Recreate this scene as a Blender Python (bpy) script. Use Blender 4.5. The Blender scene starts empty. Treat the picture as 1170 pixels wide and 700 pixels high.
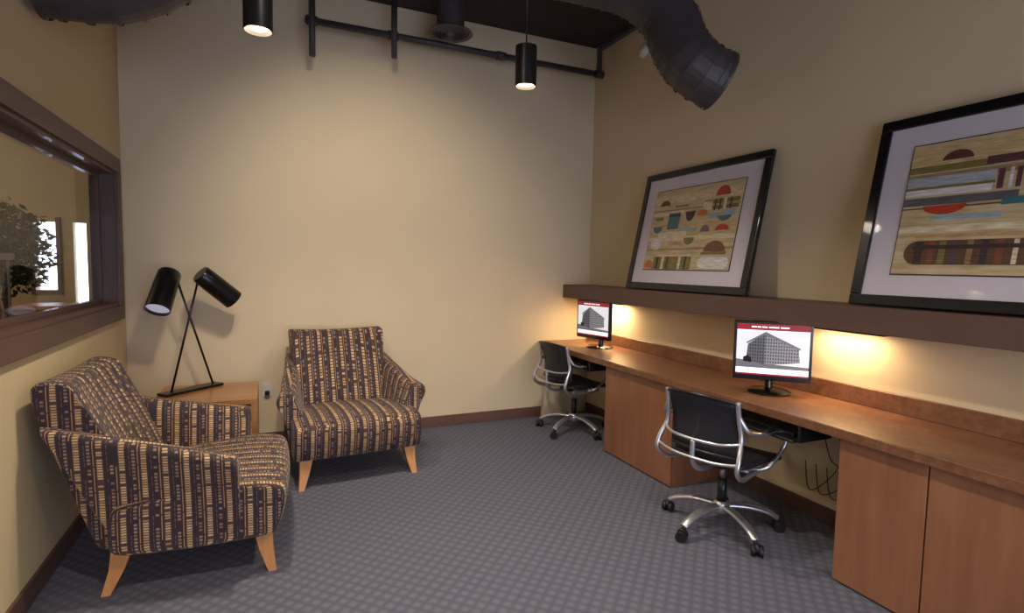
import bpy, bmesh, math, random
from mathutils import Vector, Matrix
random.seed(7)
S=bpy.context.scene
try:
    S.view_settings.view_transform='Standard'
    S.view_settings.look='None'
    S.view_settings.exposure=0.0
except Exception: pass

# ---------------------------------------------------------------- helpers
def lin(c):
    if max(c)>1.0: c=[x/255 for x in c]
    return tuple([(x/12.92 if x<=.04045 else ((x+.055)/1.055)**2.4) for x in c])+(1,)
class N:
    def __init__(s,name):
        s.m=bpy.data.materials.new(name); s.m.use_nodes=True
        s.t=s.m.node_tree; s.b=s.t.nodes['Principled BSDF']; s.out=s.t.nodes['Material Output']
    def n(s,typ,**k):
        x=s.t.nodes.new(typ)
        for a,b in k.items(): setattr(x,a,b)
        return x
    def link(s,a,b): s.t.links.new(a,b)
    def val(s,inp,v):
        if isinstance(v,bpy.types.NodeSocket): s.link(v,inp)
        else: inp.default_value=v
    def math(s,op,a,b=0.0,c=None):
        x=s.n('ShaderNodeMath',operation=op); s.val(x.inputs[0],a); s.val(x.inputs[1],b)
        if c is not None: s.val(x.inputs[2],c)
        return x.outputs[0]
    def mix(s,f,a,b):
        x=s.n('ShaderNodeMix',data_type='RGBA'); s.val(x.inputs[0],f); s.val(x.inputs[6],a); s.val(x.inputs[7],b)
        return x.outputs[2]
    def coord(s,kind='Object',scale=(1,1,1),rot=(0,0,0)):
        c=s.n('ShaderNodeTexCoord'); m=s.n('ShaderNodeMapping'); m.inputs['Scale'].default_value=scale; m.inputs['Rotation'].default_value=rot
        s.link(c.outputs[kind],m.inputs[0]); return m.outputs[0]
    def noise(s,vec,scale=5,detail=3,rough=.5):
        x=s.n('ShaderNodeTexNoise'); s.link(vec,x.inputs['Vector']); x.inputs['Scale'].default_value=scale
        x.inputs['Detail'].default_value=detail; x.inputs['Roughness'].default_value=rough
        return x.outputs[0]
    def ramp(s,f,stops):
        x=s.n('ShaderNodeValToRGB'); e=x.color_ramp.elements
        while len(e)<len(stops): e.new(.5)
        for i,(p,c) in enumerate(stops): e[i].position=p; e[i].color=c
        s.link(f,x.inputs[0]); return x.outputs[0]
    def bump(s,h,strength=.2,dist=.01):
        x=s.n('ShaderNodeBump'); x.inputs['Strength'].default_value=strength; x.inputs['Distance'].default_value=dist
        s.link(h,x.inputs['Height']); s.link(x.outputs[0],s.b.inputs['Normal'])
def simple(name,col,rough=.5,metal=0,coat=0,var=.06,vs=6,emit=None,es=0,cscale=(1,1,1)):
    k=N(name); c=lin(col)
    d=tuple([x*(1-var) for x in c[:3]])+(1,); e=tuple([min(1,x*(1+var)) for x in c[:3]])+(1,)
    k.link(k.ramp(k.noise(k.coord(scale=cscale),vs),[(.3,d),(.7,e)]),k.b.inputs['Base Color'])
    k.b.inputs['Roughness'].default_value=rough; k.b.inputs['Metallic'].default_value=metal
    k.b.inputs['Coat Weight'].default_value=coat; k.b.inputs['Coat Roughness'].default_value=.05
    if emit: k.b.inputs['Emission Color'].default_value=lin(emit); k.b.inputs['Emission Strength'].default_value=es
    return k.m
def wood(name,c1,c2,axis='z',rough=.35,scale=1.0,coat=.15):
    k=N(name); sc={'z':(14,14,1.2),'y':(14,1.2,14),'x':(1.2,14,14)}[axis]
    v=k.coord(scale=[a*scale for a in sc]); n=k.noise(v,2.0,6,.6)
    v2=k.coord(scale=(1.5,1.5,1.5)); n2=k.noise(v2,2,2)
    f=k.math('ADD',k.math('MULTIPLY',n,.7),k.math('MULTIPLY',n2,.3))
    k.link(k.ramp(f,[(.35,lin(c1)),(.65,lin(c2))]),k.b.inputs['Base Color'])
    k.b.inputs['Roughness'].default_value=rough; k.b.inputs['Coat Weight'].default_value=coat
    k.bump(n,.05,.002); return k.m
def setp(o,parent):
    if parent: o.parent=parent
def mkobj(name,verts,faces,mat,parent=None,smooth=False,loc=(0,0,0)):
    me=bpy.data.meshes.new(name); me.from_pydata([tuple(v) for v in verts],[],faces); me.update()
    bm=bmesh.new(); bm.from_mesh(me); bmesh.ops.recalc_face_normals(bm,faces=bm.faces); bm.to_mesh(me); bm.free()
    if mat: me.materials.append(mat)
    if smooth:
        for p in me.polygons: p.use_smooth=True
    o=bpy.data.objects.new(name,me); S.collection.objects.link(o); o.location=loc; setp(o,parent)
    return o
def empty(name,loc,rz=0,rx=0):
    e=bpy.data.objects.new(name,None); e.location=loc; e.rotation_euler=(rx,0,rz); e.empty_display_size=.1
    S.collection.objects.link(e); return e
BF=[(0,1,3,2),(4,6,7,5),(0,4,5,1),(2,3,7,6),(0,2,6,4),(1,5,7,3)]
def boxv(b):
    x0,x1,y0,y1,z0,z1=b
    return [(x,y,z) for x in(x0,x1) for y in(y0,y1) for z in(z0,z1)]
def boxes(name,lst,mat,bevel=0,parent=None):
    cx=sum((b[0]+b[1])/2 for b in lst)/len(lst); cy=sum((b[2]+b[3])/2 for b in lst)/len(lst); cz=sum((b[4]+b[5])/2 for b in lst)/len(lst)
    V=[];F=[]
    for b in lst:
        n=len(V); V+=[(x-cx,y-cy,z-cz) for x,y,z in boxv(b)]; F+=[tuple(i+n for i in f) for f in BF]
    o=mkobj(name,V,F,mat,parent,loc=(cx,cy,cz))
    if bevel:
        m=o.modifiers.new('bevel','BEVEL'); m.width=bevel; m.segments=3; m.limit_method='ANGLE'
    return o
def box(name,x0,x1,y0,y1,z0,z1,mat,bevel=0,parent=None):
    return boxes(name,[(x0,x1,y0,y1,z0,z1)],mat,bevel,parent)
def catmull(P,n=8):
    P=[Vector(p) for p in P]; out=[]
    for i in range(len(P)-1):
        p0=P[max(i-1,0)];p1=P[i];p2=P[i+1];p3=P[min(i+2,len(P)-1)]
        for j in range(n):
            t=j/n
            out.append(.5*((2*p1)+(p2-p0)*t+(2*p0-5*p1+4*p2-p3)*t*t+(3*p1-p0-3*p2+p3)*t**3))
    out.append(P[-1]); return out
def tube(name,pts,r,mat,parent=None,sm=8,seg=12,cap=True,flat=1.0,smooth=True,radii=None):
    C=catmull(pts,sm) if sm>1 else [Vector(p) for p in pts]
    V=[];F=[]; T0=(C[1]-C[0]).normalized()
    a=Vector((0,0,1)) if abs(T0.z)<.9 else Vector((1,0,0))
    nrm=(a-T0*a.dot(T0)).normalized(); 
    for i,c in enumerate(C):
        T=(C[min(i+1,len(C)-1)]-C[max(i-1,0)]).normalized()
        nrm=(nrm-T*nrm.dot(T)).normalized(); b=T.cross(nrm)
        rr=r if radii is None else radii[0]+(radii[-1]-radii[0])*i/(len(C)-1)
        for j in range(seg):
            t=2*math.pi*j/seg; V.append(c+nrm*math.cos(t)*rr*flat+b*math.sin(t)*rr)
    for i in range(len(C)-1):
        for j in range(seg):
            k=(j+1)%seg; F.append((i*seg+j,i*seg+k,(i+1)*seg+k,(i+1)*seg+j))
    if cap: F.append(tuple(range(seg))); F.append(tuple(range((len(C)-1)*seg,len(C)*seg)))
    o=mkobj(name,V,F,mat,parent,smooth)
    if cap and smooth:
        for p in o.data.polygons[-2:]: p.use_smooth=False
    return o
def lathe(name,prof,mat,parent=None,loc=(0,0,0),seg=32,mtx=None,smooth=True):
    V=[];F=[]
    for r,z in prof:
        for j in range(seg):
            t=2*math.pi*j/seg; V.append(Vector((r*math.cos(t),r*math.sin(t),z)))
    for i in range(len(prof)-1):
        for j in range(seg):
            k=(j+1)%seg; F.append((i*seg+j,i*seg+k,(i+1)*seg+k,(i+1)*seg+j))
    if mtx is not None: V=[mtx@v for v in V]
    o=mkobj(name,V,F,mat,parent,smooth,loc)
    if smooth:
        m=o.modifiers.new('es','EDGE_SPLIT'); m.split_angle=math.radians(40)
    return o
def axis_mtx(p,q):
    p=Vector(p);q=Vector(q); d=(q-p).normalized()
    return Matrix.Translation(p)@d.to_track_quat('Z','Y').to_matrix().to_4x4()
def loft(name,rings,mat,parent=None,sub=2,uvfn=None,inset=.8):
    n=len(rings[0]); R=[[Vector(v) for v in r] for r in rings]
    def ins(r):
        c=sum(r,Vector())/len(r); return [c+(v-c)*inset for v in r]
    R=[ins(R[0])]+R+[ins(R[-1])]
    V=[v for r in R for v in r];F=[]
    for i in range(len(R)-1):
        for j in range(n):
            k=(j+1)%n; F.append((i*n+j,i*n+k,(i+1)*n+k,(i+1)*n+j))
    F.append(tuple(range(n)));F.append(tuple(range((len(R)-1)*n,len(R)*n)))
    o=mkobj(name,V,F,mat,parent,True)
    if uvfn:
        me=o.data; uv=me.uv_layers.new(name='UVMap')
        for p in me.polygons:
            for li in p.loop_indices:
                uv.data[li].uv=uvfn(me.vertices[me.loops[li].vertex_index].co,p.normal)
    if sub:
        m=o.modifiers.new('sub','SUBSURF'); m.levels=sub; m.render_levels=sub
    return o

# ---------------------------------------------------------------- materials
def wallmat(name,col):
    k=N(name); v=k.coord(); n=k.noise(v,2.2,3); c=lin(col)
    k.link(k.ramp(n,[(.3,tuple(x*.98 for x in c[:3])+(1,)),(.7,tuple(min(1,x*1.02) for x in c[:3])+(1,))]),k.b.inputs['Base Color'])
    k.b.inputs['Roughness'].default_value=.75
    k.bump(k.noise(v,180,3),.12,.003); return k.m
M_wall=wallmat('wall_paint',(220,201,167))
M_wallL=wallmat('wall_paint_shaded',(206,186,146))  # same wall paint, left wall's dimmer light put into its colour
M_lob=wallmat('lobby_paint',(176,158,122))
M_ceil=simple('ceiling_dark',(52,43,43),.9)
M_duct=simple('duct_paint',(74,66,69),.5,.1,var=.12)
M_pipe=simple('pipe_paint',(62,56,61),.5,.1)
M_trim=wood('trim_brown',(82,58,52),(96,70,62),'y',.5,.6)
M_base=wood('baseboard_brown',(96,66,56),(112,80,66),'x',.5,.6)
M_shelf=simple('shelf_paint',(98,74,66),.5,var=.05)
M_maple=wood('maple_cabinet',(132,86,60),(150,102,74),'z',.38,.7,.2)
M_mapl2=wood('maple_light',(196,132,76),(218,158,98),'z',.35,1,.3)
M_tab=wood('table_maple',(164,108,64),(188,130,80),'x',.35,.8,.3)
M_black=simple('black_satin',(22,20,22),.35)
M_blackm=simple('black_metal',(24,22,24),.28,.3)
M_bezel=simple('bezel_black',(14,14,16),.2,coat=.4)
M_silver=simple('silver_tube',(205,205,212),.3,.85,var=.02)
M_rubber=simple('caster_rubber',(26,25,28),.45)
M_white=simple('lamp_inner',(225,225,232),.5,emit=(225,228,255),es=.3)
M_mat=simple('mat_board',(218,212,224),.6,coat=.4,var=.01)
M_frame=simple('frame_black',(16,14,18),.3,coat=.3)
M_leaf=simple('leaf_green',(38,62,28),.6,var=.3)
M_pot=simple('pot_terracotta',(120,80,60),.6)
M_bark=simple('bark',(90,70,52),.8)
M_rail=simple('rail_grey',(120,120,128),.5)
M_plate=simple('plate_white',(215,212,205),.4)
M_emit=simple('bulb_glow',(255,225,190),.5,emit=(255,222,184),es=22)
k=N('office_mesh'); v=k.coord(); sp=k.n('ShaderNodeSeparateXYZ'); k.link(v,sp.inputs[0])
w=2*math.pi/.007
g=k.math('MULTIPLY',k.math('SINE',k.math('MULTIPLY',sp.outputs[0],w)),k.math('SINE',k.math('MULTIPLY',sp.outputs[2],w)))
k.link(k.ramp(k.math('ADD',k.math('MULTIPLY',g,.5),.5),[(.2,lin((26,26,34))),(.8,lin((52,52,64)))]),k.b.inputs['Base Color'])
k.b.inputs['Roughness'].default_value=.5
k.link(k.math('SUBTRACT',1.0,k.math('MULTIPLY',k.math('GREATER_THAN',g,.35),.7)),k.b.inputs['Alpha']); M_mesh=k.m
M_leather=simple('office_seat',(36,36,44),.42,coat=.05,vs=60)
k=N('desk_laminate'); v=k.coord(); n=k.math('ADD',k.math('MULTIPLY',k.noise(v,28,5,.7),.6),k.math('MULTIPLY',k.noise(v,6,3),.4))
k.link(k.ramp(n,[(.36,lin((104,68,48))),(.5,lin((122,82,58))),(.64,lin((140,98,71)))]),k.b.inputs['Base Color'])
k.b.inputs['Roughness'].default_value=.34; M_desk=k.m
# carpet
k=N('carpet')
v=k.coord(scale=(1,1,1),rot=(0,0,math.radians(45)))
sp=k.n('ShaderNodeSeparateXYZ'); k.link(v,sp.inputs[0])
w=2*math.pi/.105
a=k.math('SINE',k.math('MULTIPLY',sp.outputs[0],w)); b=k.math('SINE',k.math('MULTIPLY',sp.outputs[1],w))
pat=k.math('MULTIPLY',a,b)
pat=k.math('SUBTRACT',k.math('ABSOLUTE',pat),.45)
v0=k.coord(); fine=k.noise(v0,220,3,.7); med=k.noise(v0,1.2,3)
f=k.math('ADD',k.math('MULTIPLY',pat,.36),k.math('ADD',k.math('MULTIPLY',k.math('SUBTRACT',fine,.5),.8),.5))
col_=k.ramp(f,[(.1,lin((62,62,77))),(.45,lin((87,87,102))),(.8,lin((112,111,127)))])
col2=k.mix(k.math('MULTIPLY',med,.2),col_,lin((83,83,100)))
k.link(col2,k.b.inputs['Base Color']); k.b.inputs['Roughness'].default_value=.95
k.b.inputs['Sheen Weight'].default_value=.1
k.bump(f,.5,.006); M_carpet=k.m
# fabric
k=N('stripe_fabric')
uvn=k.n('ShaderNodeTexCoord'); sp=k.n('ShaderNodeSeparateXYZ'); k.link(uvn.outputs['UV'],sp.inputs[0])
U=sp.outputs[0];Vv=sp.outputs[1]
P=.084
up=k.math('DIVIDE',U,P); colid=k.math('FLOOR',up); t=k.math('FRACT',up)
def band(lo,hi): return k.math('MULTIPLY',k.math('GREATER_THAN',t,lo),k.math('LESS_THAN',t,hi))
def ladder(h,seed,thr,gap):
    vv=k.math('DIVIDE',Vv,h); ci=k.math('FLOOR',vv); fr=k.math('FRACT',vv)
    cb=k.n('ShaderNodeCombineXYZ'); k.link(k.math('ADD',colid,seed),cb.inputs[0]); k.link(ci,cb.inputs[1])
    wn=k.n('ShaderNodeTexWhiteNoise',noise_dimensions='2D'); k.link(cb.outputs[0],wn.inputs['Vector'])
    on=k.math('MULTIPLY',k.math('GREATER_THAN',wn.outputs['Value'],thr),k.math('GREATER_THAN',fr,gap))
    return on,wn.outputs['Value']
l1,r1=ladder(.012,3.3,.12,.34); l2,r2=ladder(.026,9.1,.25,.25); l3,r3=ladder(.12,17.7,.1,.05); l4,r4=ladder(.016,29.7,.25,.38)
dark=k.mix(k.noise(k.coord('UV'),30,3),lin((40,29,36)),lin((56,42,50)))
c=k.mix(band(.04,.38),dark,lin((76,56,50)))
c=k.mix(k.math('MULTIPLY',band(.08,.33),l1),c,k.mix(r1,lin((162,124,84)),lin((214,182,134))))
c=k.mix(k.math('MULTIPLY',band(.45,.50),l3),c,lin((170,128,76)))
c=k.mix(k.math('MULTIPLY',band(.60,.75),l4),c,k.mix(r4,lin((104,80,82)),lin((164,136,112))))
c=k.mix(k.math('MULTIPLY',band(.85,.885),l2),c,lin((116,88,64)))
k.link(c,k.b.inputs['Base Color']); k.b.inputs['Roughness'].default_value=.8; k.b.inputs['Sheen Weight'].default_value=.12
k.bump(k.noise(k.coord('UV'),500,2),.25,.002); M_fab=k.m
k=N('window_glass'); tr=k.n('ShaderNodeBsdfTransparent'); gl=k.n('ShaderNodeBsdfGlossy'); gl.inputs['Roughness'].default_value=.02
fr=k.n('ShaderNodeFresnel'); fr.inputs['IOR'].default_value=1.3; mx=k.n('ShaderNodeMixShader')
k.link(k.math('MULTIPLY',fr.outputs[0],.25),mx.inputs[0]); k.link(tr.outputs[0],mx.inputs[1]); k.link(gl.outputs[0],mx.inputs[2]); k.link(mx.outputs[0],k.out.inputs['Surface'])
M_glass=k.m

# ---------------------------------------------------------------- room shell
L,R,D,H,Y0=-.97,3.04,4.86,3.70,-2.6
box('floor',L-.13,R+.12,Y0-.12,D+.12,-.1,0,M_carpet)
box('ceiling',L-.13,R+.12,Y0-.12,D+.12,H,H+.1,M_ceil)
box('wall_back',L-.13,R+.12,D,D+.12,0,H,M_wall)
box('wall_right',R,R+.12,Y0,D,0,H,M_wall)
wy0,wy1,wz0,wz1=1.1,4.6,1.18,2.10
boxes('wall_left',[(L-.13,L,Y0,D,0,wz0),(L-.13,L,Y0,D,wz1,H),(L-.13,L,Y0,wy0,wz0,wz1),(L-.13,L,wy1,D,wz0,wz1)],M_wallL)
fx0,fx1,fz0,fz1=-.6,2.7,.1,2.35
boxes('wall_front',[(L,fx0,Y0-.12,Y0,0,H),(fx1,R,Y0-.12,Y0,0,H),(fx0,fx1,Y0-.12,Y0,fz1,H),(fx0,fx1,Y0-.12,Y0,0,fz0)],M_wall)
boxes('added_window_front',[(fx0,fx0+.06,Y0-.1,Y0-.02,fz0,fz1),(fx1-.06,fx1,Y0-.1,Y0-.02,fz0,fz1),(fx0+.06,fx1-.06,Y0-.1,Y0-.02,fz1-.06,fz1),(fx0+.06,fx1-.06,Y0-.1,Y0-.02,fz0,fz0+.06),(1.02,1.08,Y0-.1,Y0-.02,fz0+.06,fz1-.06)],M_trim)  # unseen window behind the camera, put in to let daylight into the room
box('baseboard_back',L+.016,2.5,D-.016,D,0,.10,M_base,.004)
box('baseboard_left',L,L+.016,Y0,D,0,.10,M_trim,.004)
box('baseboard_right',R-.016,R,Y0,D-.016,0,.10,M_trim,.004)
w1=empty('window_1',(0,0,0))
cw=.10
boxes('casing',[(L,L+.03,wy0-cw,wy1+cw,wz1,wz1+cw),(L,L+.03,wy0-cw,wy1+cw,wz0-cw,wz0),(L,L+.03,wy0-cw,wy0,wz0,wz1),(L,L+.03,wy1,wy1+cw,wz0,wz1)],M_trim,.004,w1)
boxes('jamb',[(L-.13,L+.01,wy0,wy1,wz1-.02,wz1),(L-.13,L+.01,wy0,wy1,wz0,wz0+.02),(L-.13,L+.01,wy0,wy0+.02,wz0+.02,wz1-.02),(L-.13,L+.01,wy1-.02,wy1,wz0+.02,wz1-.02)],M_trim,0,w1)
boxes('stop',[(L-.10,L-.07,wy0+.02,wy1-.02,wz1-.05,wz1-.02),(L-.10,L-.07,wy0+.02,wy1-.02,wz0+.02,wz0+.05),(L-.10,L-.07,wy1-.05,wy1-.02,wz0+.05,wz1-.05)],M_trim,0,w1)
box('glass_pane',L-.09,L-.084,wy0+.02,wy1-.02,wz0+.03,wz1-.03,M_glass,0,w1)
# lobby beyond the glass
LX=-5.2; LY=7.6
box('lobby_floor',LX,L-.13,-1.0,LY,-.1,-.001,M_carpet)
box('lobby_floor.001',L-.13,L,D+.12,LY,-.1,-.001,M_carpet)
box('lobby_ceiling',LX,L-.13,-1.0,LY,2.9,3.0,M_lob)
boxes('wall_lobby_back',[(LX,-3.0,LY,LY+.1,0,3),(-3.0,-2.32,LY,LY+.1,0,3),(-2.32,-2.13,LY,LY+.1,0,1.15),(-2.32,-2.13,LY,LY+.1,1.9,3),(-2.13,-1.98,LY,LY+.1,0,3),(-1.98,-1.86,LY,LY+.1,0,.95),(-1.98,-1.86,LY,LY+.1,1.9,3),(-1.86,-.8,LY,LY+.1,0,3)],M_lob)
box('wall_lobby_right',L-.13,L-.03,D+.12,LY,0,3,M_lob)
box('added_lobby_wall_left',LX-.1,LX,-1.0,LY,0,3,M_lob)  # this wall and the next are unseen, added to darken the lobby
box('added_lobby_wall_front',LX,L-.13,-1.1,-1.0,0,3,M_lob)
boxes('window_lobby_trim',[(-2.36,-2.32,LY-.03,LY,1.1,1.95),(-2.13,-2.09,LY-.03,LY,1.1,1.95),(-2.32,-2.13,LY-.03,LY,1.11,1.15)],M_trim)
sb=empty('sideboard',(-2.1,6.9,0))
box('body',-.5,.5,-.22,.22,.08,1.0,M_maple,.01,sb); box('top',-.53,.53,-.25,.25,1.0,1.04,M_tab,.01,sb)
boxes('feet',[(-.48,-.42,-.2,-.14,0,.08),(.42,.48,-.2,-.14,0,.08),(-.48,-.42,.14,.2,0,.08),(.42,.48,.14,.2,0,.08)],M_black,0,sb)
boxes('doors',[(-.48,-.01,-.235,-.22,.1,.98),(.01,.48,-.235,-.22,.1,.98)],M_maple,.005,sb)
rl=empty('metal_railing',(-1.95,5.3,0))
boxes('posts',[(-.8+.06*i,-.788+.06*i,-.01,.01,0,1.48) for i in range(17)],M_rail,0,rl)
box('top_rail',-.83,.2,-.03,.03,1.48,1.53,M_rail,.008,rl)
fc=empty('potted_ficus_tree',(-2.0,5.9,0))
lathe('pot',[(0,0),(.13,0),(.18,.3),(.19,.32),(.165,.32),(.16,.28),(0,.28)],M_pot,fc)
tube('trunk',[(0,0,.28),(.03,0,.7),(-.02,.02,1.1),(.0,0,1.6)],.018,M_bark,fc)
V=[];F=[]
for i in range(1400):
    th=random.random()*6.28; ph=math.acos(random.uniform(-1,1)); rr=random.random()**.4
    c_=Vector((.32*rr*math.sin(ph)*math.cos(th)+.0,.30*rr*math.sin(ph)*math.sin(th),1.58+.42*rr*math.cos(ph)))
    d=Vector((random.uniform(-1,1),random.uniform(-1,1),random.uniform(-1,.3))).normalized(); e=d.cross(Vector((random.random(),random.random(),.3))).normalized()
    n=len(V); V+=[c_,c_+d*.035+e*.018,c_+d*.08,c_+d*.035-e*.018]; F.append((n,n+1,n+2,n+3))
mkobj('leaves',V,F,M_leaf,fc)

# ---------------------------------------------------------------- desk, cabinets, shelf
RW=R-.003
dk=empty('built_in_desk',(0,0,0))
box('desk_top',2.46,RW,-.5,D-.003,.715,.765,M_desk,.006,dk)
box('backsplash',R-.025,RW,-.5,D-.003,.765,.865,M_desk,.004,dk)
def cab(y0,y1,doors,nm):
    box(nm,2.52,R-.02,y0,y1,.0,.713,M_maple,.002,dk)
    dw=(y1-y0)/doors
    boxes(nm+'_doors',[(2.50,2.519,y0+i*dw+.003,y0+(i+1)*dw-.003,.012,.705) for i in range(doors)],M_maple,.003,dk)
cab(2.89,3.71,1,'cabinet_a'); cab(-.25,1.71,5,'cabinet_b')
box('floating_shelf',2.728,RW,-.5,D-.003,1.199,1.331,M_shelf,.004)
M_diff=simple('strip_diffuser',(255,220,160),.5,emit=(255,200,130),es=1.2)
for i,y in enumerate((4.35,2.05)):
    nm='under_shelf_light'+('' if i==0 else '.%03d'%i)
    e=empty(nm,(2.93,y,1.199))
    box('housing',-.05,.05,-.28,.28,-.025,0,M_black,.004,e)
    box('diffuser',-.035,.035,-.26,.26,-.029,-.025,M_diff,0,e)
    l=bpy.data.lights.new('strip%d'%i,'AREA'); l.shape='RECTANGLE'; l.size=.07; l.size_y=.34; l.energy=8 if i==0 else 4.0; l.color=(1,.70,.40)
    o=bpy.data.objects.new('strip_lamp',l); o.location=(0,0,-.034); S.collection.objects.link(o); o.parent=e
def tray(nm,x,y):
    e=empty(nm,(x,y,.66))
    box('tray',-.14,.14,-.3,.3,-.03,-.015,M_black,.005,e); box('keyboard',-.10,.05,-.27,.16,-.015,.008,M_bezel,.005,e)
    boxes('rails',[(-.1,.14,-.31,-.295,-.03,.053),(-.1,.14,.295,.31,-.03,.053)],M_black,0,e)
    lathe('mouse',[(0,.022),(.015,.02),(.03,.008),(.03,-.0),(0,-.0)],M_bezel,e,(-.03,.235,-.013))
tray('keyboard_tray',2.56,2.2); tray('keyboard_tray.001',2.56,4.2)
cb=empty('cable_bundle',(0,0,0))
for i in range(4):
    y=1.85+.07*i
    tube('cable_%d'%i,[(2.98,y+.12,.71),(2.93,y,.45+.04*(i%3)),(2.92,y-.06,.30+.03*i),(2.95,y+.12,.2),(3.0,y+.2,.35)],.003,M_black,cb,8,6)

# ---------------------------------------------------------------- pictures
def col(c,_c={}):
    if c not in _c: _c[c]=simple('paint_%d_%d_%d'%c,c,.5,coat=.4,var=.28,vs=5,cscale=(2.5,1,22))
    return _c[c]
k=N('art_ground'); v=k.coord(scale=(2,1,18)); n=k.noise(v,3,6,.6)
k.link(k.ramp(n,[(.3,lin((180,155,112))),(.5,lin((208,188,146))),(.7,lin((224,206,170)))]),k.b.inputs['Base Color']); k.b.inputs['Roughness'].default_value=.5
k.b.inputs['Coat Weight'].default_value=.4; k.b.inputs['Coat Roughness'].default_value=.04; M_art=k.m
M_fil=simple('fillet',(70,55,45),.4)
def picture(nm,yc,shapes):
    W,Hh=1.29,.975
    e=empty(nm,(2.80,yc,1.3395),math.radians(-90),-math.radians(11.6))
    fw=.055
    boxes('frame',[(-W/2,W/2,0,.032,0,fw),(-W/2,W/2,0,.032,Hh-fw,Hh),(-W/2,-W/2+fw,0,.032,fw,Hh-fw),(W/2-fw,W/2,0,.032,fw,Hh-fw)],M_frame,.006,e)
    box('mat_board',-W/2+fw,W/2-fw,.012,.024,fw,Hh-fw,M_mat,0,e)
    mx=.185; mz=.165; aw=W-2*mx; ah=Hh-2*mz
    boxes('art_fillet',[(-aw/2-.006,aw/2+.006,.009,.012,mz-.006,Hh-mz+.006)],M_fil,0,e)
    box('art_panel',-aw/2,aw/2,.006,.009,mz,Hh-mz,M_art,0,e)
    for i,s in enumerate(shapes):
        typ,u,v_,w_,h_,c=s; X=-aw/2+u*aw; Z=mz+(1-v_)*ah; a=w_*aw/2; b=h_*ah/2
        if typ=='r': pts=[(X-a,Z-b),(X+a,Z-b),(X+a,Z+b),(X-a,Z+b)]
        elif typ=='o': pts=[(X+a*math.cos(t*math.pi/14),Z+b*math.sin(t*math.pi/14)) for t in range(28)]
        elif typ=='d': pts=[(X+a*math.cos(math.pi+t*math.pi/14),Z+b+2*b*math.sin(math.pi+t*math.pi/14)) for t in range(15)]
        elif typ=='u': pts=[(X+a*math.cos(t*math.pi/14),Z-b+2*b*math.sin(t*math.pi/14)) for t in range(15)]
        elif typ=='p':
            pts=[(X+a-b+b*math.cos(-math.pi/2+t*math.pi/10),Z+b*math.sin(-math.pi/2+t*math.pi/10)) for t in range(11)]+[(X-a+b+b*math.cos(math.pi/2+t*math.pi/10),Z+b*math.sin(math.pi/2+t*math.pi/10)) for t in range(11)]
        pts=[(min(max(x,-aw/2),aw/2),min(max(z,mz),Hh-mz)) for x,z in pts]
        yy=.0058-.00012*i
        mkobj('shape_%d'%i,[(x,yy,z) for x,z in pts],[tuple(range(len(pts)))],col(c),e)
cream=(228,214,182);tan=(196,162,114);br=(92,62,48);dkb=(58,44,42);ol=(128,120,66);te=(64,116,126);rd=(192,66,40);orr=(208,116,52);wh=(228,224,224);bl=(70,110,150);gy=(120,112,108);pu=(96,60,66);pb=(152,182,200)
p1=[('r',.5,.12,1,.1,(222,204,162)),('r',.5,.5,1,.12,(206,180,134)),('r',.5,.62,1,.05,cream),('r',.5,.75,1,.02,(160,134,98)),('r',.5,.26,1,.015,(160,132,94)),('r',.2,.3,.4,.05,cream),
('u',.80,.10,.15,.11,rd),('r',.80,.22,.36,.05,ol),('r',.80,.29,.36,.04,(130,96,70)),('r',.66,.26,.1,.10,cream),('r',.74,.255,.015,.13,dkb),('r',.79,.255,.015,.13,dkb),('r',.84,.255,.03,.13,cream),('r',.90,.255,.015,.13,dkb),
('u',.14,.16,.13,.07,br),('d',.36,.13,.13,.08,cream),('r',.36,.22,.16,.02,gy),('r',.10,.36,.10,.04,ol),('r',.29,.40,.14,.20,te),('r',.29,.33,.14,.03,dkb),('d',.48,.36,.11,.12,dkb),
('u',.62,.33,.12,.07,orr),('r',.74,.38,.10,.06,pb),('r',.90,.36,.12,.06,pb),('d',.86,.42,.14,.06,te),
('p',.30,.58,.36,.09,cream),('u',.68,.52,.10,.08,gy),('u',.86,.52,.14,.07,rd),('d',.10,.50,.12,.08,te),('r',.50,.52,.16,.035,pb),
('o',.12,.68,.15,.15,wh),('r',.36,.68,.16,.04,tan),('d',.52,.66,.12,.08,ol),('u',.82,.73,.22,.12,(120,84,60)),('r',.82,.81,.26,.03,ol),('p',.83,.92,.32,.13,wh),
('r',.36,.92,.46,.15,ol),('r',.18,.92,.03,.15,dkb),('r',.25,.92,.03,.15,cream),('r',.31,.92,.03,.15,br),('r',.38,.92,.05,.15,(150,124,70)),('r',.46,.92,.03,.15,cream),('r',.53,.92,.02,.15,dkb),('r',.38,.83,.42,.02,cream),('u',.07,.93,.1,.1,orr)]
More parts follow.
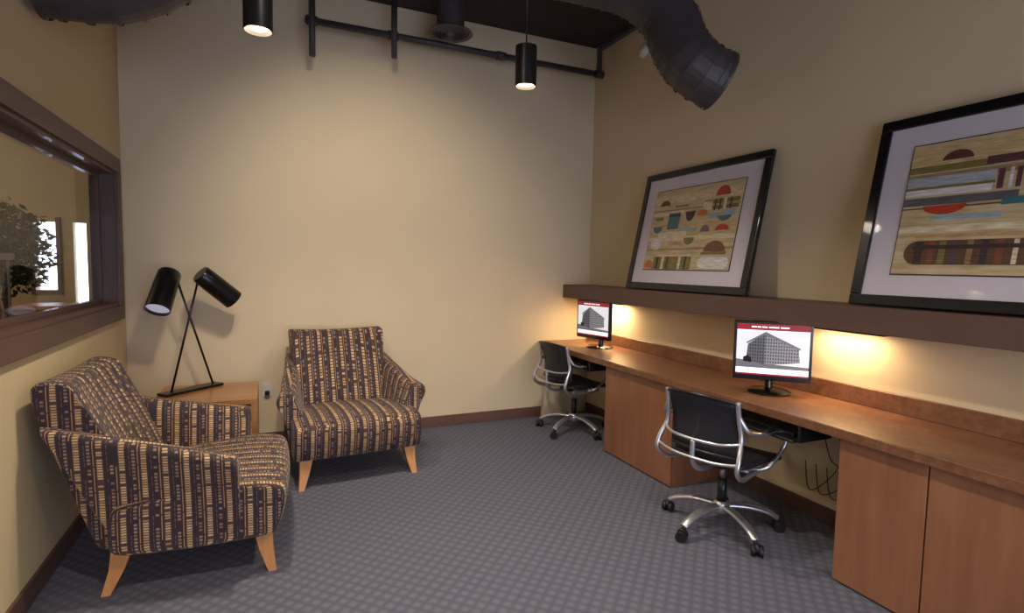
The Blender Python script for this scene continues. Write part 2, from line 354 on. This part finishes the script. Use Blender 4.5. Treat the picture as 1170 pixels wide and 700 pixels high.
p2=[('r',.5,.10,1,.16,(206,182,134)),('r',.5,.26,1,.05,(160,136,104)),('r',.5,.66,1,.05,cream),('r',.5,.5,1,.012,(110,86,64)),
('u',.22,.11,.14,.07,br),('r',.18,.20,.40,.05,ol),('r',.45,.19,.2,.06,pu),('r',.72,.18,.35,.06,br),('r',.7,.10,.3,.03,pb),
('r',.20,.31,.40,.10,(176,182,192)),('r',.18,.38,.42,.05,wh),('r',.2,.345,.4,.02,ol),('r',.42,.33,.025,.14,pu),('r',.46,.33,.015,.14,wh),('r',.49,.33,.02,.14,pu),('r',.54,.33,.05,.16,(206,200,196)),
('r',.66,.36,.10,.26,bl),('r',.70,.36,.04,.26,pu),('d',.86,.34,.2,.2,te),('r',.86,.22,.22,.04,ol),('u',.80,.52,.18,.12,tan),
('r',.25,.45,.50,.06,(96,96,104)),('d',.20,.52,.20,.07,rd),('r',.55,.49,.22,.05,te),('o',.90,.58,.10,.12,orr),('d',.60,.60,.12,.06,cream),('r',.3,.58,.3,.03,pb),
('p',.34,.84,.58,.18,(96,70,48)),('r',.12,.84,.04,.17,dkb),('r',.18,.84,.03,.17,(130,72,48)),('r',.23,.84,.03,.17,ol),('r',.28,.84,.03,.17,(88,66,86)),('r',.35,.84,.025,.17,(150,120,80)),('r',.41,.84,.03,.17,(56,50,60)),('r',.47,.84,.03,.17,(130,72,48)),('r',.53,.84,.02,.17,cream),('r',.34,.80,.5,.03,dkb),
('o',.74,.80,.10,.05,bl),('u',.84,.90,.22,.12,gy),('r',.34,.715,.5,.025,tan)]
picture('framed_artwork',3.255,p1); picture('framed_artwork.001',1.275,p2)

# ---------------------------------------------------------------- monitors
M_scr=simple('screen_white',(235,235,240),.3,emit=(236,238,248),es=.95,var=.0)
M_red=simple('screen_red',(130,25,35),.3,emit=(140,26,38),es=.8,var=0)
M_txt=simple('screen_text',(240,230,225),.3,emit=(245,235,230),es=.9,var=0)
M_sky=simple('screen_sky',(205,205,210),.3,emit=(212,214,220),es=.85,var=0)
def bmat(nm,c1,c2):
    k=N(nm); v=k.coord(); br_=k.n('ShaderNodeTexBrick'); br_.offset=0
    mp=k.n('ShaderNodeMapping'); mp.inputs['Rotation'].default_value=(math.radians(90),0,0); k.link(v,mp.inputs[0]); k.link(mp.outputs[0],br_.inputs['Vector'])
    br_.inputs['Scale'].default_value=1; br_.inputs['Brick Width'].default_value=.014; br_.inputs['Row Height'].default_value=.019; br_.inputs['Mortar Size'].default_value=.004
    br_.inputs['Color1'].default_value=lin(c1);br_.inputs['Color2'].default_value=lin(c1);br_.inputs['Mortar'].default_value=lin(c2)
    k.link(br_.outputs[0],k.b.inputs['Base Color']);k.link(br_.outputs[0],k.b.inputs['Emission Color']);k.b.inputs['Emission Strength'].default_value=.6
    return k.m
M_b1=bmat('screen_bldg_light',(50,50,56),(135,135,142)); M_b2=bmat('screen_bldg_dark',(30,30,36),(90,90,98))
M_str=simple('screen_street',(110,110,114),.3,emit=(110,110,116),es=.5,var=0)
def monitor(nm,x,y,rz):
    e=empty(nm,(x,y,.766),math.radians(rz))
    W,H0,z0=.425,.352,.088
    lathe('base',[(0,.0),(.12,0),(.125,.008),(.11,.018),(.03,.026),(0,.026)],M_bezel,e,seg=40)
    tube('neck',[(0,.01,.02),(0,.015,.10),(0,-.03,.22)],.024,M_bezel,e,6,14)
    box('housing_back',-.15,.15,-.07,-.035,z0+.05,z0+.29,M_bezel,.012,e)
    box('housing',-W/2,W/2,-.10,-.065,z0,z0+H0,M_bezel,.006,e)
    b=.017; sw=W-2*b; sz0=z0+.030; sh=H0-.030-b; y=-.1006
    def q(n,pts,m,dy=0): mkobj(n,[(-sw/2+u*sw,y-dy,sz0+v*sh) for u,v in pts],[tuple(range(len(pts)))],m,e)
    q('screen',[(0,0),(1,0),(1,1),(0,1)],M_scr)
    q('banner',[(0,.88),(1,.88),(1,1),(0,1)],M_red,.0004)
    for i,(a,bb) in enumerate([(.20,.27),(.28,.33),(.345,.42),(.44,.58),(.60,.72)]): q('banner_text_%d'%i,[(a,.925),(bb,.925),(bb,.955),(a,.955)],M_txt,.0008)
    q('photo_sky',[(.0,.14),(1,.14),(1,.86),(.0,.86)],M_sky,.0004)
    q('street',[(.0,.14),(1,.14),(1,.2),(.55,.22),(.0,.30)],M_str,.0006)
    q('building_side',[(.14,.30),(.40,.20),(.40,.82),(.16,.60)],M_b2,.0008)
    q('building_front',[(.40,.20),(.88,.28),(.86,.54),(.40,.82)],M_b1,.0008)
    q('cornice',[(.14,.60),(.40,.80),(.88,.52),(.88,.56),(.40,.85),(.14,.64)],M_str,.0011)
    q('tree',[(.10,.26),(.22,.24),(.21,.34),(.16,.38),(.10,.34)],M_bezel,.0012)
    q('footer',[(0,0),(1,0),(1,.03),(0,.03)],M_red,.0004)
monitor('computer_monitor',2.81,4.28,-78); monitor('computer_monitor.001',2.78,2.37,-44)

# ---------------------------------------------------------------- armchairs
def lp(a,b,t): return a+(b-a)*t
def cuv(co,n):
    if abs(n.x)>.62: return (co.y+.01,co.z)
    return (co.x,co.z-co.y)
def armchair(nm,x,y,rz):
    e=empty(nm,(x,y,0),math.radians(rz))
    prof=[(-.405,.185),(-.445,.20),(-.475,.29),(-.49,.38),(-.475,.425),(-.43,.448),(-.25,.462),(.0,.445),(.20,.42),(.24,.40),(.25,.22),(.22,.185)]
    rings=[]
    for s in (-1,-.95,-.6,0,.6,.95,1):
        rr=[]
        for (py,pz) in prof:
            cr=.014*(1-s*s) if pz>.4 else 0
            rr.append((s*.428,py+ (.012 if abs(s)==1 else 0)*(-1 if py>0 else 1) - (.02*(1-s*s) if py<-.4 else 0),pz+cr-(.008 if abs(s)==1 and pz>.4 else 0)))
        rings.append(rr)
    loft('seat',rings,M_fab,e,2,cuv,.92)
    for sg,nn in ((1,'arm_right'),(-1,'arm_left')):
        rings=[]
        for yy in (-.285,-.265,-.16,-.02,.12,.24,.33,.35):
            s=(yy+.285)/.635
            xb=lp(.434,.375,s); xt=lp(.526,.395,s**.8); zt=lp(.618,.79,s**1.4)-(.012 if s==0 else 0); th=lp(.118,.09,s)
            zb=.19
            def yr(z):
                return yy+ (max(0,s-.4)/.6)*(.17*(z-.45)/.35-.03)
            pr=[(xb,zb),(xb+.006,.30),(lp(xb,xt,.40),.46),(xt-.008,zt-.075),(xt,zt-.03),(xt-.02,zt),(xt-th+.03,zt+.002),(xt-th,zt-.03),(xt-th-.01,zt-.075),(lp(xb-.1,xt-th,.3),.46),(xb-.11,.38),(xb-.10,.20)]
            rings.append([(sg*a,yr(z),z) for a,z in pr])
        loft(nn,rings,M_fab,e,2,cuv,.85)
    prof=[(.14,.36),(.19,.50),(.26,.68),(.365,.89),(.388,.94),(.412,.960),(.475,.965),(.512,.952),(.526,.91),(.475,.72),(.405,.50),(.315,.22),(.29,.19),(.20,.19)]
    rings=[]
    for s in (-1,-.965,-.5,0,.5,.965,1):
        rr=[]
        for py,pz in prof:
            w_=.330+.034*max(0,(pz-.4)/.55)**1.5
            bow=-.035*s*s if (py<.40 and pz>.3) else -.012*s*s
            rr.append((s*w_,py+bow+(.008 if (abs(s)==1 and py<.4) else 0),pz+(.016*s*s if pz>.9 else 0)-(.006 if abs(s)==1 and pz>.9 else 0)))
        rings.append(rr)
    loft('back',rings,M_fab,e,2,cuv,.9)
    for i,(lx,ly,bx,by) in enumerate([(-.35,-.38,-.385,-.42),(.35,-.38,.385,-.42),(-.32,.20,-.355,.265),(.32,.20,.355,.265)]):
        rings=[]
        for t in (0,.05,.5,.95,1):
            cx_=lp(lx,bx,t**1.5);cy_=lp(ly,by,t**1.5);z=lp(.215,0,t);hw=lp(.042,.018,t)
            rings.append([(cx_-hw,cy_-hw,z),(cx_+hw,cy_-hw,z),(cx_+hw,cy_+hw,z),(cx_-hw,cy_+hw,z)])
        o=loft('leg_%d'%i,rings,M_mapl2,e,0,None,.6)
        for p in o.data.polygons:p.use_smooth=False
    return e
armchair('striped_armchair',-.405,3.229,88)
armchair('striped_armchair.001',.535,4.215,4)

# ---------------------------------------------------------------- side table + lamp
tb=empty('side_table',(-.40,4.42,0))
box('top',-.32,.32,-.30,.30,.52,.56,M_tab,.004,tb)
boxes('panels',[(-.32,-.28,-.30,.30,0,.52),(.28,.32,-.30,.30,0,.52),(-.28,.28,.27,.295,.04,.52)],M_tab,.003,tb)
box('shelf',-.28,.28,-.28,.27,.20,.225,M_tab,.003,tb)
ld=empty('table_lamp',(0,0,0))
a=Vector((-.655,4.40,0));b=Vector((-.375,4.66,0)); d=(b-a).normalized(); nn=Vector((-d.y,d.x,0))*.05
A_=a-d*.04;B_=b+d*.03
vs=[A_-nn,B_-nn,B_+nn,A_+nn]
o=mkobj('base',[(v.x,v.y,.561) for v in vs]+[(v.x,v.y,.580) for v in vs],[(0,1,2,3),(4,5,6,7),(0,1,5,4),(1,2,6,5),(2,3,7,6),(3,0,4,7)],M_black,ld)
m=o.modifiers.new('b','BEVEL');m.width=.003
tube('rod_1',[(-.632,4.42,.575),(-.449,4.50,1.41)],.0075,M_blackm,ld,1)
tube('rod_2',[(-.392,4.645,.575),(-.586,4.52,1.34)],.0075,M_blackm,ld,1)
def shade(nm,p,q,r):
    m=axis_mtx(p,q); ln=(Vector(q)-Vector(p)).length
    lathe(nm,[(0,0),(r*.82,0),(r*.92,.012),(r*.96,ln*.3),(r,ln),(r-.004,ln),(r*.93,ln*.3),(r*.85,.02)],M_blackm,ld,mtx=m,seg=40)
    lathe(nm+'_diffuser',[(0,ln*.93),(r*.965,ln*.93)],M_white,ld,mtx=m,seg=40)
shade('shade_1',(-.642,4.565,1.415),(-.695,4.385,1.16),.080)
shade('shade_2',(-.445,4.48,1.41),(-.24,4.58,1.215),.074)
tube('pivot_1',[(-.580,4.52,1.34),(-.63,4.51,1.35)],.010,M_blackm,ld,1)
tube('pivot_2',[(-.449,4.50,1.41),(-.42,4.50,1.38)],.010,M_blackm,ld,1)
ol_=empty('wall_outlet',(-.02,D,.46))
box('plate',-.035,.035,-.008,0,-.057,.057,M_plate,.002,ol_); boxes('sockets',[(-.014,.014,-.011,-.008,.008,.04),(-.014,.014,-.011,-.008,-.04,-.008)],M_mat,.001,ol_)
box('plug',-.018,.018,-.045,-.011,-.042,-.008,M_black,.004,ol_)

# ---------------------------------------------------------------- office chairs
def office_chair(nm,x,y,rz,brz=0):
    e=empty(nm,(x,y,0),math.radians(rz))
    lathe('hub',[(0,.10),(.045,.10),(.052,.115),(.048,.15),(.034,.165),(0,.165)],M_silver,e)
    for i in range(5):
        t=math.radians(72*i+brz); c,s=math.cos(t),math.sin(t)
        tube('star_%d'%i,[(.03*c,.03*s,.138),(.15*c,.15*s,.135),(.26*c,.26*s,.108),(.315*c,.315*s,.078)],.026,M_silver,e,5,12,flat=.6)
        tube('stem_%d'%i,[(.31*c,.31*s,.088),(.31*c,.31*s,.045)],.009,M_rubber,e,1,8)
        cc=Vector((.325*c,.325*s,.030)); 
        tt=t+.5*i; pd=Vector((math.cos(tt),math.sin(tt),0))
        for sgn in(-1,1):
            p=cc+pd*.008*sgn; q=cc+pd*.030*sgn
            tube('wheel_%d_%d'%(i,(sgn+1)//2),[p,q],.030,M_rubber,e,1,18)
        tube('wheel_hood_%d'%i,[cc-pd*.012+Vector((0,0,.012)),cc+pd*.012+Vector((0,0,.012))],.026,M_rubber,e,1,14)
    tube('gas_column',[(0,0,.15),(0,0,.30)],.026,M_black,e,1,16); tube('gas_piston',[(0,0,.29),(0,0,.41)],.014,M_silver,e,1,12)
    box('mechanism',-.07,.07,-.10,.12,.385,.425,M_black,.012,e)
    rings=[]
    for s in (-1,-.93,-.5,0,.5,.93,1):
        pr=[(-.235,.405),(-.25,.425),(-.235,.447),(-.17,.463),(0,.462),(.14,.462),(.19,.458),(.20,.440),(.18,.425),(-.18,.425)]
        rings.append([(s*.225,py*(1-.04*s*s),pz+.014*s*s) for py,pz in pr])
    loft('seat',rings,M_leather,e,2,None,.85)
    V=[];F=[];nx,nz=13,9
    for j in range(nz):
        z=.505+.325*j/(nz-1)
        for i in range(nx):
            s=-1+2*i/(nx-1)
            V.append((s*.215,.245-.05*s*s+.16*(z-.5)-.03*math.sin((z-.5)/.325*math.pi),z-.02*s*s*(j/(nz-1))))
    for j in range(nz-1):
        for i in range(nx-1): F.append((j*nx+i,j*nx+i+1,(j+1)*nx+i+1,(j+1)*nx+i))
    o=mkobj('backrest',V,F,M_mesh,e,True); m=o.modifiers.new('s','SOLIDIFY'); m.thickness=.006; m.offset=0
    def edge(j): return [Vector(V[j*nx+i]) for i in range(nx)]
    tube('back_rim_top',edge(nz-1),.010,M_black,e,2,10); tube('back_rim_bottom',edge(0),.010,M_black,e,2,10)
    for sg,sd in((1,'r'),(-1,'l')):
        tube('back_frame_'+sd,[(sg*.218,.25,.82),(sg*.222,.235,.72),(sg*.232,.225,.62),(sg*.25,.27,.53),(sg*.25,.28,.46),(sg*.235,.20,.405),(sg*.21,.05,.40),(sg*.20,-.12,.405)],.013,M_silver,e,8,12)
        tube('arm_loop_'+sd,[(sg*.222,.235,.74),(sg*.262,.20,.665),(sg*.285,.08,.645),(sg*.29,-.08,.645),(sg*.285,-.155,.61),(sg*.27,-.14,.52),(sg*.245,-.04,.43),(sg*.18,.02,.405)],.0115,M_silver,e,8,12)
        tube('arm_pad_'+sd,[(sg*.284,.10,.658),(sg*.29,-.02,.661),(sg*.29,-.11,.655)],.019,M_black,e,6,12,flat=.6)
    tube('cross_1',[(-.235,.235,.60),(-.12,.30,.585),(.12,.30,.585),(.235,.235,.60)],.009,M_silver,e,8,10)
    tube('cross_2',[(-.25,.275,.50),(-.12,.31,.485),(.12,.31,.485),(.25,.275,.50)],.009,M_silver,e,8,10)
    tube('spine',[(0,.05,.40),(0,.22,.40),(0,.30,.46),(0,.305,.58)],.014,M_silver,e,8,12)
    tube('cross_3',[(-.21,.05,.40),(.21,.05,.40)],.011,M_silver,e,1,10)
office_chair('office_chair',2.40,2.33,103,12); office_chair('office_chair.001',2.56,4.30,96,40)

# ---------------------------------------------------------------- pendants
def pendant(nm,x,y,z=2.55,e_=16):
    e=empty(nm,(x,y,z)); r=.063; h=.235
    lathe('shade',[(0,h),(r*.6,h),(r,h-.008),(r,0),(r-.004,0),(r-.004,h-.03),(0,h-.03)],M_black,e,seg=40)
    lathe('bulb',[(0,.006),(r*.45,.008),(r*.82,.02),(r*.92,.03)],M_emit,e,seg=32)
    tube('cord',[(0,0,h-.005),(0,0,H-z)],.004,M_black,e,1,8)
    lathe('canopy',[(0,H-z-.03),(.05,H-z-.03),(.06,H-z),(0,H-z)],M_black,e)
    l=bpy.data.lights.new('bulb_light','SPOT'); l.energy=e_; l.spot_size=math.radians(145); l.spot_blend=1; l.shadow_soft_size=.06; l.color=(1,.87,.71)
    o=bpy.data.objects.new('bulb_light',l); o.location=(0,0,-.005); S.collection.objects.link(o); o.parent=e
for i,(x,y) in enumerate([(-.028,2.84),(1.39,2.98),(-.03,1.3),(1.39,1.3),(-.03,-.4),(1.39,-.4)]):  # first two hang in view; the rest are unseen, added for light
    pendant('pendant_lamp'+('' if i==0 else '.%03d'%i),x,y,e_=(115 if i<2 else 85 if i<4 else 45))
# unseen spotlight and its mount, added to brighten the back wall
ts=empty('added_spotlight',(0,0,0))
P0=Vector((.35,2.0,3.30)); T1=Vector((.90,4.86,1.50)); dr=(T1-P0).normalized()
box('track',-.1,.8,1.98,2.02,H-.04,H,M_black,.003,ts)
tube('stem',[(.35,2.0,H-.03),(.35,2.0,3.32)],.01,M_black,ts,1,10)
lathe('can',[(0,-.10),(.05,-.10),(.065,-.08),(.075,.10),(.07,.10),(.06,-.06)],M_black,ts,mtx=axis_mtx(P0,P0+dr))
l=bpy.data.lights.new('added_spot','SPOT'); l.energy=190; l.spot_size=math.radians(74); l.spot_blend=1; l.shadow_soft_size=.07; l.color=(1,.88,.73)
o=bpy.data.objects.new('added_spot',l); o.matrix_world=Matrix.Translation(P0+dr*.11)@dr.to_track_quat('-Z','Y').to_matrix().to_4x4(); S.collection.objects.link(o); o.parent=ts

# ---------------------------------------------------------------- ducts and pipes
def duct(nm,pts,r,n=3):
    e=empty(nm,(0,0,0))
    tube('duct_body',pts,r,M_duct,e,n,28,cap=False,smooth=False)
    C=catmull(pts,n)
    for i in range(1,len(C)-1):
        d=(C[i+1]-C[i-1]).normalized()*.009
        tube('seam_%d'%i,[C[i]-d,C[i]+d],r+.008,M_duct,e,1,28,cap=False)
    d=(C[-1]-C[-2]).normalized()*.02
    tube('end_flange',[C[-1]-d,C[-1]],r+.010,M_duct,e,1,32,cap=False)
    tube('end_inner',[C[-1]-d*6,C[-1]-d*.3],r*.96,M_black,e,1,32,cap=True)
duct('hvac_duct',[(1.35,3.35,3.47),(2.0,3.30,3.46),(2.32,3.22,3.40),(2.48,3.08,3.20),(2.51,2.98,2.98),(2.56,2.88,2.82),(2.72,2.82,2.73)],.183)
duct('hvac_duct.001',[(.6,3.2,3.46),(.0,3.2,3.46),(-.26,3.2,3.34),(-.38,3.2,3.10),(-.48,3.2,2.92),(-.68,3.2,2.81),(-.93,3.2,2.79)],.20)
pp=empty('sprinkler_pipe',(0,0,0))
tube('main',[(.28,4.6,3.35),(2.92,4.6,3.35)],.026,M_pipe,pp,1,14)
tube('riser',[(2.92,4.6,3.35),(2.92,4.6,3.58),(2.92,3.9,3.58)],.026,M_pipe,pp,1,14)
tube('drop_1',[(.33,4.58,3.08),(.33,4.58,3.70)],.024,M_pipe,pp,1,14)
tube('drop_2',[(.95,4.55,3.16),(.95,4.55,3.70)],.024,M_pipe,pp,1,14)
for i,(x,z) in enumerate([(.33,3.35),(.95,3.35),(1.9,3.35),(2.92,3.35)]): tube('coupling_%d'%i,[(x-.04,4.6,z),(x+.04,4.6,z)],.036,M_pipe,pp,1,16)
df=empty('air_diffuser',(1.36,4.36,3.36))
lathe('neck',[(.11,.0),(.11,.34)],M_duct,df); lathe('rings',[(.11,.03),(.175,.0),(.18,-.008),(.15,-.004),(.145,.01),(.12,-.006),(.115,.012),(.09,-.008),(.085,.012),(.06,-.01),(.055,.012),(.03,-.012),(0,-.012)],M_duct,df,smooth=False)
ws=empty('wall_speaker',(R,4.07,3.41))
lathe('grille',[(0,.035),(.045,.03),(.06,.015),(.065,0),(0,0)],M_plate,ws,mtx=Matrix.Rotation(math.radians(-90),4,'Y'))

# ---------------------------------------------------------------- lighting
wd=bpy.data.worlds.new('World'); S.world=wd; wd.use_nodes=True
bg=wd.node_tree.nodes['Background']; bg.inputs[0].default_value=(.68,.77,1,1); bg.inputs[1].default_value=5.5
l=bpy.data.lights.new('lobby_fill','POINT'); l.energy=80; l.color=(1,.86,.66); l.shadow_soft_size=.2  # unseen point light added to brighten the lobby, without a fixture
o=bpy.data.objects.new('lobby_fill_light',l); o.location=(-3.6,4.8,2.6); S.collection.objects.link(o)

# ---------------------------------------------------------------- camera
F_=Vector((.4062,.9109,-.0726)).normalized(); R_=Vector((.9137,-.4060,.0182)); R_=(R_-F_*R_.dot(F_)).normalized(); U_=R_.cross(F_)
cm=bpy.data.cameras.new('camera'); co=bpy.data.objects.new('camera',cm); S.collection.objects.link(co)
cm.sensor_width=36; cm.sensor_fit='HORIZONTAL'; cm.lens=36*625.28/1170; cm.clip_start=.05
mt=Matrix.Identity(4)
for i in range(3): mt[i][0]=R_[i]; mt[i][1]=U_[i]; mt[i][2]=-F_[i]
mt.translation=Vector((0,0,1.5)); co.matrix_world=mt
S.camera=co
